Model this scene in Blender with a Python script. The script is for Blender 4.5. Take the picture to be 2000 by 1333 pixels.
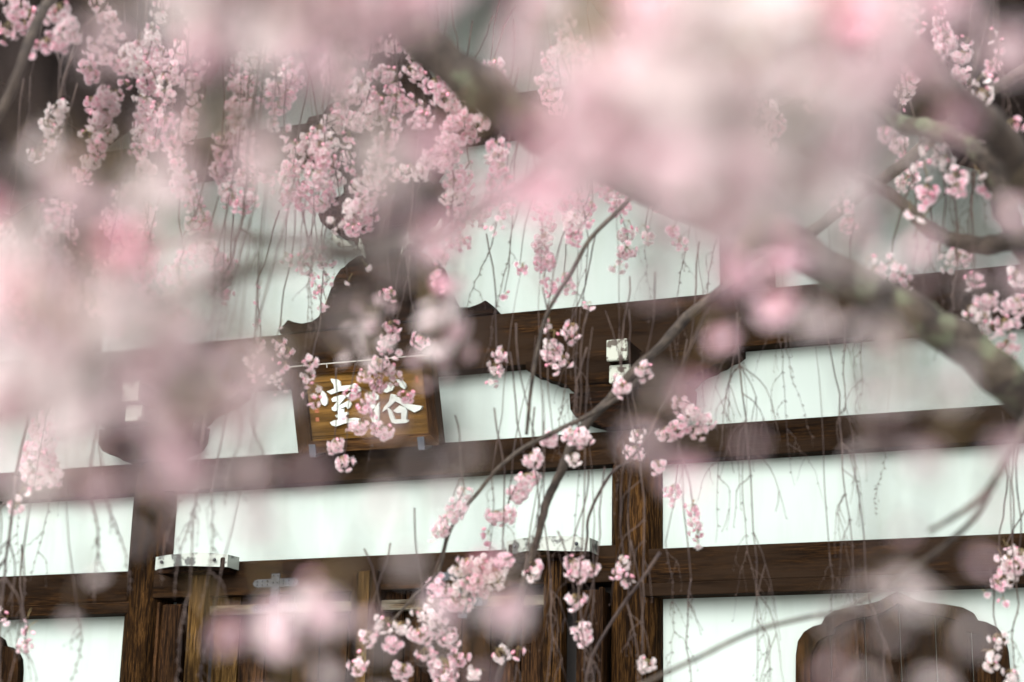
import bpy, bmesh, math, random
from mathutils import Vector, Matrix, Euler, noise

sc = bpy.context.scene
for o in list(bpy.data.objects):
    bpy.data.objects.remove(o, do_unlink=True)
COL = sc.collection
rnd = random.Random(11)

# ------------------------------------------------------------------ camera, sky, sun, exposure
CAM = Vector((4.7096, -9.5602, 1.55))
RIGHT = Vector((0.92782401, 0.3724625, 0.02035435))
UP = Vector((0.08296107, -0.25924512, 0.96224188))
FWD = Vector((-0.36367578, 0.8911025, 0.27143373))
cd = bpy.data.cameras.new('camera')
cam = bpy.data.objects.new('camera', cd)
COL.objects.link(cam)
cam.matrix_world = Matrix(((RIGHT.x, UP.x, -FWD.x, CAM.x), (RIGHT.y, UP.y, -FWD.y, CAM.y),
                           (RIGHT.z, UP.z, -FWD.z, CAM.z), (0, 0, 0, 1)))
cd.sensor_width = 36.0
cd.lens = 63.0
cd.clip_start = 0.05
cd.clip_end = 500
cd.dof.use_dof = True
cd.dof.focus_distance = 8.8
cd.dof.aperture_fstop = 4.3
cd.dof.aperture_blades = 0
sc.camera = cam

SUN_EL, SUN_AZ = math.radians(36), math.radians(180)     # azimuth clockwise from +Y
w = bpy.data.worlds.new('World')
sc.world = w
w.use_nodes = True
nt = w.node_tree
sky = nt.nodes.new('ShaderNodeTexSky')
sky.sky_type = 'NISHITA'
sky.sun_disc = False
sky.sun_elevation = SUN_EL
sky.sun_rotation = SUN_AZ
sky.air_density = 1.0
sky.dust_density = 4.0
hs = nt.nodes.new('ShaderNodeHueSaturation')              # an overcast, nearly white sky
hs.inputs['Saturation'].default_value = 0.25
bg = nt.nodes['Background']
bg.inputs['Strength'].default_value = 0.15
nt.links.new(sky.outputs[0], hs.inputs['Color'])
nt.links.new(hs.outputs[0], bg.inputs['Color'])
sl = bpy.data.lights.new('sun', 'SUN')
sl.energy = 1.0
sl.angle = math.radians(95)
sl.color = (1.0, 0.97, 0.93)
so = bpy.data.objects.new('sun', sl)
COL.objects.link(so)
sd = Vector((math.sin(SUN_AZ) * math.cos(SUN_EL), math.cos(SUN_AZ) * math.cos(SUN_EL), math.sin(SUN_EL)))
so.rotation_euler = sd.to_track_quat('Z', 'Y').to_euler()
so.location = (0, -6, 14)
vs = sc.view_settings
vs.view_transform = 'Standard'
vs.look = 'None'
vs.gamma = 1.0
vs.exposure = 1.38
vs.use_curve_mapping = False
sc.render.engine = 'CYCLES'
sc.cycles.use_denoising = True
sc.cycles.max_bounces = 7
sc.cycles.diffuse_bounces = 4
sc.cycles.glossy_bounces = 2
sc.cycles.transmission_bounces = 4
sc.cycles.sample_clamp_indirect = 6.0

# ------------------------------------------------------------------ materials
def mat(name):
    m = bpy.data.materials.new(name)
    m.use_nodes = True
    n = m.node_tree
    b = n.nodes['Principled BSDF']
    return m, n, b

def nd(n, t, **kw):
    x = n.nodes.new(t)
    for k, v in kw.items():
        if hasattr(x, k) and k not in ('Scale',):
            try:
                setattr(x, k, v)
                continue
            except Exception:
                pass
        x.inputs[k].default_value = v
    return x

def ramp(n, stops):
    r = n.nodes.new('ShaderNodeValToRGB')
    e = r.color_ramp.elements
    while len(e) < len(stops):
        e.new(0.5)
    for el, (p, c) in zip(e, stops):
        el.position = p
        el.color = (c[0], c[1], c[2], 1)
    return r

def wood(name, axis, dark, mid, gold, rough=0.7, spec=0.02, grey=None, density=1.0):
    """weathered timber: grain stretched along one axis, pale worn ridges, dark checks"""
    m, n, b = mat(name)
    tc = nd(n, 'ShaderNodeTexCoord')
    def mapped(along, across):
        mp = nd(n, 'ShaderNodeMapping')
        s = [across * density] * 3
        s['XYZ'.index(axis)] = along
        mp.inputs['Scale'].default_value = s
        n.links.new(tc.outputs['Object'], mp.inputs['Vector'])
        return mp
    m1 = mapped(2.6, 30)
    g = nd(n, 'ShaderNodeTexNoise')
    g.inputs['Scale'].default_value = 3.0; g.inputs['Detail'].default_value = 9; g.inputs['Roughness'].default_value = 0.68
    g.inputs['Distortion'].default_value = 0.35
    n.links.new(m1.outputs[0], g.inputs['Vector'])
    r = ramp(n, [(0.34, dark), (0.5, mid), (0.585, gold), (0.64, mid), (0.72, gold)])
    n.links.new(g.outputs['Fac'], r.inputs[0])
    m2 = mapped(0.8, 4.5)
    g2 = nd(n, 'ShaderNodeTexNoise')
    g2.inputs['Scale'].default_value = 2.2; g2.inputs['Detail'].default_value = 5
    n.links.new(m2.outputs[0], g2.inputs['Vector'])
    r2 = ramp(n, [(0.32, (0.22, 0.2, 0.19)), (0.5, (0.7, 0.68, 0.66)), (0.7, (1.4, 1.32, 1.22))])
    n.links.new(g2.outputs['Fac'], r2.inputs[0])
    mx = nd(n, 'ShaderNodeMix', data_type='RGBA', blend_type='MULTIPLY')
    mx.inputs[0].default_value = 1.0
    n.links.new(r.outputs[0], mx.inputs[6]); n.links.new(r2.outputs[0], mx.inputs[7])
    # fine dark checks
    m3 = mapped(0.9, 60)
    g3 = nd(n, 'ShaderNodeTexNoise')
    g3.inputs['Scale'].default_value = 2.0; g3.inputs['Detail'].default_value = 3
    n.links.new(m3.outputs[0], g3.inputs['Vector'])
    r3 = ramp(n, [(0.33, (0.12, 0.11, 0.1)), (0.43, (1, 1, 1))])
    n.links.new(g3.outputs['Fac'], r3.inputs[0])
    mx3 = nd(n, 'ShaderNodeMix', data_type='RGBA', blend_type='MULTIPLY')
    mx3.inputs[0].default_value = 0.85
    n.links.new(mx.outputs[2], mx3.inputs[6]); n.links.new(r3.outputs[0], mx3.inputs[7])
    out = mx3.outputs[2]
    if grey:
        g4 = nd(n, 'ShaderNodeTexNoise')
        g4.inputs['Scale'].default_value = 2.5; g4.inputs['Detail'].default_value = 6
        n.links.new(m2.outputs[0], g4.inputs['Vector'])
        r4 = ramp(n, [(0.4, (0, 0, 0)), (0.62, (1, 1, 1))])
        n.links.new(g4.outputs['Fac'], r4.inputs[0])
        mx4 = nd(n, 'ShaderNodeMix', data_type='RGBA', blend_type='MIX')
        n.links.new(r4.outputs[0], mx4.inputs[0])
        n.links.new(out, mx4.inputs[6]); mx4.inputs[7].default_value = (*grey, 1)
        out = mx4.outputs[2]
    oi = nd(n, 'ShaderNodeObjectInfo')                     # no two members are equally dark
    mr = nd(n, 'ShaderNodeMapRange')
    mr.inputs['To Min'].default_value = 0.7; mr.inputs['To Max'].default_value = 1.2
    n.links.new(oi.outputs['Random'], mr.inputs['Value'])
    vm = nd(n, 'ShaderNodeVectorMath', operation='SCALE')
    n.links.new(out, vm.inputs[0]); n.links.new(mr.outputs[0], vm.inputs['Scale'])
    out = vm.outputs[0]
    n.links.new(out, b.inputs['Base Color'])
    b.inputs['Roughness'].default_value = rough
    b.inputs['Specular IOR Level'].default_value = spec
    bp = nd(n, 'ShaderNodeBump')
    bp.inputs['Strength'].default_value = 0.5; bp.inputs['Distance'].default_value = 0.006
    n.links.new(g.outputs['Fac'], bp.inputs['Height'])
    n.links.new(bp.outputs[0], b.inputs['Normal'])
    return m

DK, MD, GD = (0.010, 0.006, 0.004), (0.048, 0.023, 0.010), (0.16, 0.075, 0.024)
M = {}
M['wood_x'] = wood('beam_timber', 'X', (0.0042, 0.0024, 0.0014), (0.014, 0.0072, 0.0031), (0.036, 0.018, 0.0068), grey=(0.0155, 0.0092, 0.0054))
M['wood_z'] = wood('post_timber', 'Z', (0.004, 0.0025, 0.0016), (0.018, 0.009, 0.0036), (0.060, 0.031, 0.0105))
M['wood_door'] = wood('door_timber', 'Z', (0.005, 0.003, 0.002), (0.018, 0.0095, 0.005), (0.045, 0.023, 0.010))
M['wood_stile'] = wood('door_stile_timber', 'Z', (0.018, 0.011, 0.005), (0.055, 0.032, 0.011), (0.10, 0.06, 0.02))
M['wood_carve'] = wood('carved_timber', 'X', (0.004, 0.0025, 0.002), (0.010, 0.006, 0.004), (0.030, 0.014, 0.007))
M['wood_grey'] = wood('weathered_timber', 'X', (0.025, 0.017, 0.011), (0.075, 0.056, 0.037), (0.14, 0.11, 0.075), rough=0.8, grey=(0.15, 0.143, 0.115))
M['wood_win'] = wood('window_timber', 'Z', (0.006, 0.0035, 0.002), (0.017, 0.009, 0.0042), (0.036, 0.018, 0.007))
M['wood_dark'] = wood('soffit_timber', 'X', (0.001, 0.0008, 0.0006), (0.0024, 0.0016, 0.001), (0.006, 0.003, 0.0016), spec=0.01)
M['sign_panel'] = wood('sign_board_timber', 'X', (0.105, 0.056, 0.014), (0.130, 0.072, 0.019), (0.148, 0.085, 0.025), rough=0.5, density=1.5)
M['sign_frame'] = wood('sign_frame_timber', 'X', (0.018, 0.0085, 0.0035), (0.050, 0.024, 0.008), (0.09, 0.045, 0.015), rough=0.5)
M['sign_frame_z'] = wood('sign_frame_timber_upright', 'Z', (0.018, 0.0085, 0.0035), (0.050, 0.024, 0.008), (0.09, 0.045, 0.015), rough=0.5)

def plaster():
    m, n, b = mat('white_plaster')
    tc = nd(n, 'ShaderNodeTexCoord')
    g = nd(n, 'ShaderNodeTexNoise'); g.inputs['Scale'].default_value = 1.1; g.inputs['Detail'].default_value = 6
    n.links.new(tc.outputs['Object'], g.inputs['Vector'])
    r = ramp(n, [(0.3, (0.305, 0.36, 0.338)), (0.55, (0.325, 0.382, 0.359)), (0.8, (0.33, 0.38, 0.354))])
    n.links.new(g.outputs['Fac'], r.inputs[0])
    mp = nd(n, 'ShaderNodeMapping'); mp.inputs['Scale'].default_value = (5.0, 5.0, 0.7)      # faint runs of dirt
    n.links.new(tc.outputs['Object'], mp.inputs['Vector'])
    g3 = nd(n, 'ShaderNodeTexNoise'); g3.inputs['Scale'].default_value = 1.3; g3.inputs['Detail'].default_value = 7; g3.inputs['Roughness'].default_value = 0.62
    n.links.new(mp.outputs[0], g3.inputs['Vector'])
    r3 = ramp(n, [(0.36, (0.93, 0.93, 0.91)), (0.52, (1, 1, 1))])
    n.links.new(g3.outputs['Fac'], r3.inputs[0])
    mx = nd(n, 'ShaderNodeMix', data_type='RGBA', blend_type='MULTIPLY'); mx.inputs[0].default_value = 1.0
    n.links.new(r.outputs[0], mx.inputs[6]); n.links.new(r3.outputs[0], mx.inputs[7])
    n.links.new(mx.outputs[2], b.inputs['Base Color'])
    b.inputs['Roughness'].default_value = 0.85
    g2 = nd(n, 'ShaderNodeTexNoise'); g2.inputs['Scale'].default_value = 14; g2.inputs['Detail'].default_value = 5
    n.links.new(tc.outputs['Object'], g2.inputs['Vector'])
    bp = nd(n, 'ShaderNodeBump'); bp.inputs['Strength'].default_value = 0.12; bp.inputs['Distance'].default_value = 0.01
    n.links.new(g2.outputs['Fac'], bp.inputs['Height']); n.links.new(bp.outputs[0], b.inputs['Normal'])
    return m
M['plaster'] = plaster()

def spotted(name, c1, c2, scale, rough=0.7, lo=0.4, hi=0.6, detail=5, bump=0.0, metal=0.0):
    m, n, b = mat(name)
    tc = nd(n, 'ShaderNodeTexCoord')
    g = nd(n, 'ShaderNodeTexNoise'); g.inputs['Scale'].default_value = scale; g.inputs['Detail'].default_value = detail
    n.links.new(tc.outputs['Object'], g.inputs['Vector'])
    r = ramp(n, [(lo, c1), (hi, c2)])
    n.links.new(g.outputs['Fac'], r.inputs[0]); n.links.new(r.outputs[0], b.inputs['Base Color'])
    b.inputs['Roughness'].default_value = rough
    b.inputs['Metallic'].default_value = metal
    if bump:
        bp = nd(n, 'ShaderNodeBump'); bp.inputs['Strength'].default_value = 0.6; bp.inputs['Distance'].default_value = bump
        n.links.new(g.outputs['Fac'], bp.inputs['Height']); n.links.new(bp.outputs[0], b.inputs['Normal'])
    return m
M['white_paint'] = spotted('flaking_white_paint', (0.045, 0.036, 0.025), (0.28, 0.30, 0.255), 22, lo=0.40, hi=0.48)
M['tin'] = spotted('white_painted_tin', (0.045, 0.05, 0.046), (0.255, 0.285, 0.255), 11, lo=0.40, hi=0.47, rough=0.45)
M['iron'] = spotted('blackened_iron', (0.012, 0.015, 0.02), (0.028, 0.034, 0.042), 30, rough=0.6)
M['hook'] = spotted('grey_iron', (0.025, 0.033, 0.045), (0.05, 0.062, 0.08), 20, rough=0.6)
M['letter'] = spotted('white_lettering', (0.42, 0.47, 0.44), (0.50, 0.54, 0.50), 20, rough=0.6)
M['seal'] = spotted('faded_red_seal', (0.20, 0.045, 0.02), (0.26, 0.09, 0.03), 160, rough=0.6)
M['wire'] = spotted('pale_wire', (0.35, 0.34, 0.31), (0.45, 0.44, 0.40), 20, rough=0.5)
M['stone'] = spotted('granite', (0.22, 0.21, 0.20), (0.36, 0.35, 0.33), 40, rough=0.85, bump=0.004)
M['gravel'] = spotted('pale_gravel', (0.15, 0.145, 0.13), (0.28, 0.27, 0.25), 60, rough=0.9, bump=0.01)
M['tile'] = spotted('grey_clay_tile', (0.07, 0.072, 0.075), (0.13, 0.13, 0.13), 8, rough=0.55)
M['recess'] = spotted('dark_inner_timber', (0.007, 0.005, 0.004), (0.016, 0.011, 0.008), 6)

def bark(name, lich):
    m, n, b = mat(name)
    tc = nd(n, 'ShaderNodeTexCoord')
    g = nd(n, 'ShaderNodeTexNoise'); g.inputs['Scale'].default_value = 38; g.inputs['Detail'].default_value = 8
    n.links.new(tc.outputs['Object'], g.inputs['Vector'])
    r = ramp(n, [(0.32, (0.010, 0.007, 0.005)), (0.55, (0.042, 0.031, 0.023)), (0.75, (0.085, 0.066, 0.050))])
    n.links.new(g.outputs['Fac'], r.inputs[0])
    g2 = nd(n, 'ShaderNodeTexNoise'); g2.inputs['Scale'].default_value = 22; g2.inputs['Detail'].default_value = 6
    n.links.new(tc.outputs['Object'], g2.inputs['Vector'])
    r2 = ramp(n, [(lich, (0, 0, 0)), (lich + 0.12, (1, 1, 1))])
    n.links.new(g2.outputs['Fac'], r2.inputs[0])
    mx = nd(n, 'ShaderNodeMix', data_type='RGBA')
    n.links.new(r2.outputs[0], mx.inputs[0]); n.links.new(r.outputs[0], mx.inputs[6])
    mx.inputs[7].default_value = (0.085, 0.095, 0.058, 1)
    n.links.new(mx.outputs[2], b.inputs['Base Color'])
    b.inputs['Roughness'].default_value = 0.85
    bp = nd(n, 'ShaderNodeBump'); bp.inputs['Strength'].default_value = 0.9; bp.inputs['Distance'].default_value = 0.008
    n.links.new(g.outputs['Fac'], bp.inputs['Height']); n.links.new(bp.outputs[0], b.inputs['Normal'])
    return m
M['bark'] = bark('cherry_bark', 0.68)
M['bark_moss'] = bark('lichened_cherry_bark', 0.52)
M['twig'] = spotted('twig_bark', (0.020, 0.010, 0.009), (0.058, 0.036, 0.027), 25, rough=0.7)
M['stalk'] = spotted('flower_stalk', (0.20, 0.19, 0.07), (0.30, 0.21, 0.10), 30, rough=0.6)
M['bud'] = spotted('pink_bud', (0.70, 0.25, 0.35), (0.82, 0.42, 0.52), 60, rough=0.5)

def petal():
    m, n, b = mat('cherry_petal')
    at = nd(n, 'ShaderNodeAttribute'); at.attribute_name = 'tint'       # r: base-to-tip, g: pinkness of the flower
    sp = nd(n, 'ShaderNodeSeparateColor')
    n.links.new(at.outputs['Color'], sp.inputs[0])
    pale = ramp(n, [(0.0, (0.90, 0.74, 0.77)), (0.45, (0.87, 0.795, 0.79)), (1.0, (0.85, 0.83, 0.805))])
    deep = ramp(n, [(0.0, (0.87, 0.42, 0.54)), (0.5, (0.90, 0.62, 0.71)), (1.0, (0.89, 0.80, 0.825))])
    n.links.new(sp.outputs[0], pale.inputs[0]); n.links.new(sp.outputs[0], deep.inputs[0])
    mx = nd(n, 'ShaderNodeMix', data_type='RGBA')
    n.links.new(sp.outputs[1], mx.inputs[0]); n.links.new(pale.outputs[0], mx.inputs[6]); n.links.new(deep.outputs[0], mx.inputs[7])
    n.links.new(mx.outputs[2], b.inputs['Base Color'])
    b.inputs['Roughness'].default_value = 0.6
    b.inputs['Specular IOR Level'].default_value = 0.2
    tr = nd(n, 'ShaderNodeBsdfTranslucent')
    n.links.new(mx.outputs[2], tr.inputs['Color'])
    ms = nd(n, 'ShaderNodeMixShader'); ms.inputs[0].default_value = 0.42
    n.links.new(b.outputs[0], ms.inputs[1]); n.links.new(tr.outputs[0], ms.inputs[2])
    n.links.new(ms.outputs[0], n.nodes['Material Output'].inputs['Surface'])
    return m
M['petal'] = petal()

# ------------------------------------------------------------------ mesh helpers
def link(name, me, m, parent=None, loc=None):
    o = bpy.data.objects.new(name, me)
    COL.objects.link(o)
    if m is not None and not me.materials:
        me.materials.append(m)
    if parent is not None:
        o.parent = parent
    if loc is not None:
        o.location = loc
    return o

def from_bm(name, bm, m, parent=None, smooth=False):
    bmesh.ops.recalc_face_normals(bm, faces=bm.faces)
    me = bpy.data.meshes.new(name)
    bm.to_mesh(me)
    bm.free()
    if smooth:
        for p in me.polygons:
            p.use_smooth = True
    return link(name, me, m, parent)

def box(name, x0, x1, y0, y1, z0, z1, m, parent=None, bev=0.006, wob=0.0):
    bm = bmesh.new()
    bmesh.ops.create_cube(bm, size=1)
    for v in bm.verts:
        v.co = Vector(((x0 + x1) / 2 + v.co.x * (x1 - x0), (y0 + y1) / 2 + v.co.y * (y1 - y0), (z0 + z1) / 2 + v.co.z * (z1 - z0)))
    if bev:
        bmesh.ops.bevel(bm, geom=bm.edges[:], offset=bev, segments=2, affect='EDGES', profile=0.6)
    return from_bm(name, bm, m, parent)

def prism(name, prof, y0, y1, m, parent=None, bev=0.006, xf=None):
    """closed x-z outline extruded along y"""
    bm = bmesh.new()
    f = bm.faces.new([bm.verts.new((x, y0, z)) for x, z in prof])
    r = bmesh.ops.extrude_face_region(bm, geom=[f])
    bmesh.ops.translate(bm, vec=(0, y1 - y0, 0), verts=[e for e in r['geom'] if isinstance(e, bmesh.types.BMVert)])
    if bev:
        fe = [e for e in bm.edges if abs(e.verts[0].co.y - y0) < 1e-6 and abs(e.verts[1].co.y - y0) < 1e-6]
        bmesh.ops.bevel(bm, geom=fe, offset=bev, segments=2, affect='EDGES', profile=0.6)
    if xf:
        bmesh.ops.transform(bm, matrix=xf, verts=bm.verts)
    return from_bm(name, bm, m, parent)

def mirror(prof):
    return prof + [(-x, z) for x, z in reversed(prof)]

def spline(pts, n=6):
    P = [Vector(p) for p in pts]
    if len(P) < 2:
        return P
    E = [P[0] * 2 - P[1]] + P + [P[-1] * 2 - P[-2]]
    out = []
    for i in range(1, len(E) - 2):
        a, b, c, d = E[i - 1], E[i], E[i + 1], E[i + 2]
        for k in range(n):
            t = k / n
            out.append(0.5 * ((2 * b) + (c - a) * t + (2 * a - 5 * b + 4 * c - d) * t * t + (3 * b - a - 3 * c + d) * t ** 3))
    out.append(P[-1])
    return out

def tube_into(bm, path, r0, r1, sides=6, rough=0.0, mi=0, seed=0.0):
    n = len(path)
    rings = []
    ref = Vector((0.31, 0.83, 0.46)).normalized()
    for i, p in enumerate(path):
        t = (path[min(i + 1, n - 1)] - path[max(i - 1, 0)])
        if t.length < 1e-9:
            t = Vector((0, 0, 1))
        t.normalize()
        u = t.cross(ref)
        if u.length < 1e-3:
            u = t.cross(Vector((1, 0, 0)))
        u.normalize()
        v = t.cross(u)
        r = r0 + (r1 - r0) * i / max(1, n - 1)
        ring = []
        for k in range(sides):
            a = 2 * math.pi * k / sides
            d = u * math.cos(a) + v * math.sin(a)
            q = p + d * r
            if rough:
                q = q + d * r * rough * (noise.noise(q * (0.45 / r) + Vector((seed, 0, 0))) + 0.5 * noise.noise(q * (1.3 / r)))
            ring.append(bm.verts.new(q))
        rings.append(ring)
    for a, b in zip(rings, rings[1:]):
        for k in range(sides):
            f = bm.faces.new((a[k], a[(k + 1) % sides], b[(k + 1) % sides], b[k]))
            f.material_index = mi
            f.smooth = True
    for ring in (rings[0], rings[-1]):
        f = bm.faces.new(ring)
        f.material_index = mi

def thing(name, label, cat, loc=(0, 0, 0), group=None):
    o = bpy.data.objects.new(name, None)
    o.empty_display_size = 0.1
    COL.objects.link(o)
    o.location = loc
    o['label'] = label
    o['category'] = cat
    if group:
        o['group'] = group
    return o

# ------------------------------------------------------------------ ground
g = box('ground', -120, 120, -120, 120, -0.4, 0.0, M['gravel'], bev=0)
g['kind'] = 'structure'
p = box('stone_platform', -5.4, 5.4, -1.3, 6.5, -0.1, 0.42, M['stone'], bev=0.02)
p['kind'] = 'structure'

# ------------------------------------------------------------------ bathhouse
B = thing('temple_bathhouse', 'white plastered temple bathhouse with dark timber frame and gable behind the blossom', 'building', (0, 0, 0))
PX = [-4.5, -1.6, 1.6, 4.5]
def post(x):
    bm = bmesh.new()
    prof = [(0.148, 0.42), (0.148, 3.55), (0.146, 3.68), (0.138, 3.76), (0.122, 3.82), (0.098, 3.855)]
    N = 28
    rings = []
    for r, z in prof:
        rings.append([bm.verts.new((x + r * math.cos(2 * math.pi * k / N), r * math.sin(2 * math.pi * k / N), z)) for k in range(N)])
    for a, b in zip(rings, rings[1:]):
        for k in range(N):
            bm.faces.new((a[k], a[(k + 1) % N], b[(k + 1) % N], b[k]))
    bm.faces.new(rings[0]); bm.faces.new(rings[-1])
    return from_bm('post', bm, M['wood_z'], B, smooth=True)
for x in PX:
    post(x)
    box('footing_stone', x - 0.26, x + 0.26, -0.26, 0.26, 0.40, 0.5, M['stone'], B, 0.02)
bays = list(zip(PX, PX[1:]))

def wall(x0, x1, z0, z1):
    return box('wall_panel', x0, x1, 0.0, 0.08, z0, z1, M['plaster'], B, 0)
for i, (a, b) in enumerate(bays):
    wall(a, b, 3.84 - 0.01, 4.3)            # between the two upper beams
    wall(a, b, 3.16, 3.66)                  # between the middle and the lower beam
    if i != 1:
        wall(a, b, 0.5, 2.9)
    box('middle_beam', a + 0.06, b - 0.06, -0.105, 0.10, 3.65, 3.842, M['wood_x'], B)
    if i == 1:
        box('door_lintel', a + 0.06, b - 0.06, -0.115, 0.10, 2.98, 3.186, M['wood_x'], B)
    else:
        box('lower_beam', a + 0.06, b - 0.06, -0.11, 0.10, 2.965, 3.156, M['wood_x'], B)
        box('beam_lip', a + 0.06, b - 0.06, -0.135, 0.09, 2.89, 2.962, M['wood_x'], B)
box('tie_beam', -5.1, 5.1, -0.12, 0.12, 4.275, 4.603, M['wood_x'], B, 0.012)

# gable wall above the tie beam, its upper beam and struts
AP, SL = 7.3, 0.55                            # apex height and slope of the wall head
prism('gable_wall', [(-4.9, 4.59), (4.9, 4.59), (0, AP + 0.05)], 0.0, 0.09, M['plaster'], B, 0)
box('upper_tie_beam', -2.62, 2.62, -0.11, 0.085, 5.75, 6.02, M['wood_x'], B, 0.012)
for s in (-1, 1):
    x = s * 2.27
    box('gable_strut', x - 0.15, x + 0.15, -0.10, 0.08, 4.6, 5.56, M['wood_z'], B)
    prism('strut_block', [(x - 0.15, 5.56), (x + 0.15, 5.56), (x + 0.2, 5.62), (x + 0.2, 5.752), (x - 0.2, 5.752), (x - 0.2, 5.62)], -0.13, 0.08, M['wood_carve'], B)
# frog-leg strut standing on the tie beam
half = [(0.72, 4.602), (0.73, 4.625), (0.67, 4.69), (0.625, 4.672), (0.57, 4.658), (0.50, 4.665), (0.455, 4.69), (0.425, 4.74), (0.40, 4.80),
        (0.375, 4.87), (0.35, 4.94), (0.315, 4.99), (0.29, 5.0), (0.26, 5.03), (0.2, 5.062), (0.08, 5.072)]
prism('frog_leg_strut', [(x + 0.015, z) for x, z in mirror(half)], -0.14, 0.05, M['wood_carve'], B, 0.014)
prism('bearing_block', [(x + 0.015, z) for x, z in mirror([(0.15, 5.073), (0.21, 5.13), (0.21, 5.222)])], -0.17, 0.05, M['wood_carve'], B)
wing = [(0.24, 5.20), (0.33, 5.225), (0.40, 5.27), (0.455, 5.32), (0.475, 5.37), (0.455, 5.42), (0.41, 5.435), (0.405, 5.46), (0.37, 5.483), (0.325, 5.477),
        (0.30, 5.50), (0.305, 5.55), (0.335, 5.59), (0.335, 5.63), (0.37, 5.66), (0.38, 5.752)]
wo = prism('carved_bracket', [(x - 0.01, z) for x, z in mirror(wing)], -0.13, 0.05, M['wood_carve'], B, 0.012)
for s in (-1, 1):                              # white edged curls at the foot of the wings
    prism('painted_curl', [(0.015 + s * a, z) for a, z in [(0.12, 5.02), (0.135, 5.10), (0.165, 5.16), (0.17, 5.11), (0.21, 5.085), (0.165, 5.08)]], -0.19, -0.172, M['white_paint'], B, 0.002)
    prism('painted_curl', [(0.015 + s * a, z) for a, z in [(0.23, 5.12), (0.27, 5.16), (0.34, 5.19), (0.37, 5.24), (0.38, 5.18), (0.33, 5.13)]], -0.155, -0.132, M['white_paint'], B, 0.002)
# post over the upper beam with scroll wings
box('king_post', -0.17, 0.15, -0.10, 0.08, 6.0, 7.0, M['wood_carve'], B)
sw = [(0.16, 6.022), (0.62, 6.03), (0.60, 6.07), (0.50, 6.08), (0.47, 6.13), (0.40, 6.16), (0.34, 6.13), (0.31, 6.2), (0.24, 6.24), (0.2, 6.33), (0.155, 6.42)]
for s in (-1, 1):
    prism('scroll_wing', [(s * x - 0.01, z) for x, z in sw], -0.09, 0.05, M['wood_carve'], B, 0.012)

# bracket sets on the posts
daito = mirror([(0.15, 3.845), (0.20, 3.875), (0.265, 3.895), (0.315, 3.92), (0.345, 3.965), (0.352, 4.06)])
arm = mirror([(0.30, 4.055), (0.355, 4.085), (0.385, 4.12), (0.43, 4.142), (0.475, 4.152), (0.495, 4.168), (0.535, 4.178), (0.56, 4.20), (0.60, 4.208), (0.64, 4.235), (0.64, 4.282)])
for x in PX:
    k = prism('bracket', [(x + a, z) for a, z in daito], -0.2, 0.1, M['wood_carve'], B, 0.012)
    prism('bracket_arm', [(x + a, z) for a, z in arm], -0.16, 0.1, M['wood_x'], k, 0.01)
    for z0, z1, yo in ((4.062, 4.165, -0.31), (4.178, 4.30, -0.36)):
        box('bracket_nose', x - 0.06, x + 0.06, yo, -0.02, z0, z1, M['wood_x'], k, 0.008)
        box('white_painted_end', x - 0.063, x + 0.063, yo - 0.03, yo - 0.001, z0 - 0.002, z1 + 0.002, M['white_paint'], k, 0.012)

# double door with its pivot blocks
D = bpy.data.objects.new('door', None); COL.objects.link(D); D.parent = B
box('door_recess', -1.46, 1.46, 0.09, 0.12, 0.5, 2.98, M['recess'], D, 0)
box('threshold', -1.46, 1.46, -0.12, 0.1, 0.42, 0.56, M['wood_x'], D)
for s in (-1, 1):
    x = s * 1.155
    box('pivot_stile', x - 0.055, x + 0.055, -0.17, -0.07, 0.56, 3.105, M['wood_stile' if s < 0 else 'wood_z'], D)
    box('jamb', s * 1.355 - 0.075, s * 1.355 + 0.075, -0.13, 0.05, 0.56, 2.94, M['wood_door'], D, 0.02)
    box('jamb_edge', s * 1.435 - 0.012, s * 1.435 + 0.012, -0.152, -0.1, 0.56, 2.95, M['wood_door'], D, 0.01)
nb = 12
for k in range(nb):
    x0 = -1.10 + 2.2 * k / nb
    box('door_board', x0 + 0.004, x0 + 2.2 / nb - 0.004, -0.045 + 0.004 * ((k * 7) % 3), 0.0, 0.56, 2.985, M['wood_stile' if k == 0 else 'wood_door'], D, 0.004)
for z0, z1 in ((3.012, 3.078), (2.862, 2.922), (1.75, 1.83), (0.9, 0.98)):
    for a, b in ((-1.098, -0.112), (0.060, 1.098)):
        r_ = box('door_rail', a, b, -0.11, -0.03, z0, z1, M['wood_grey'], D, 0.008)
box('meeting_stile', -0.108, 0.056, -0.165, -0.02, 0.56, 3.092, M['wood_door'], D, 0.008)
box('meeting_stile_strip', -0.06, 0.012, -0.178, -0.166, 0.56, 3.085, M['wood_stile'], D, 0.003)
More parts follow.
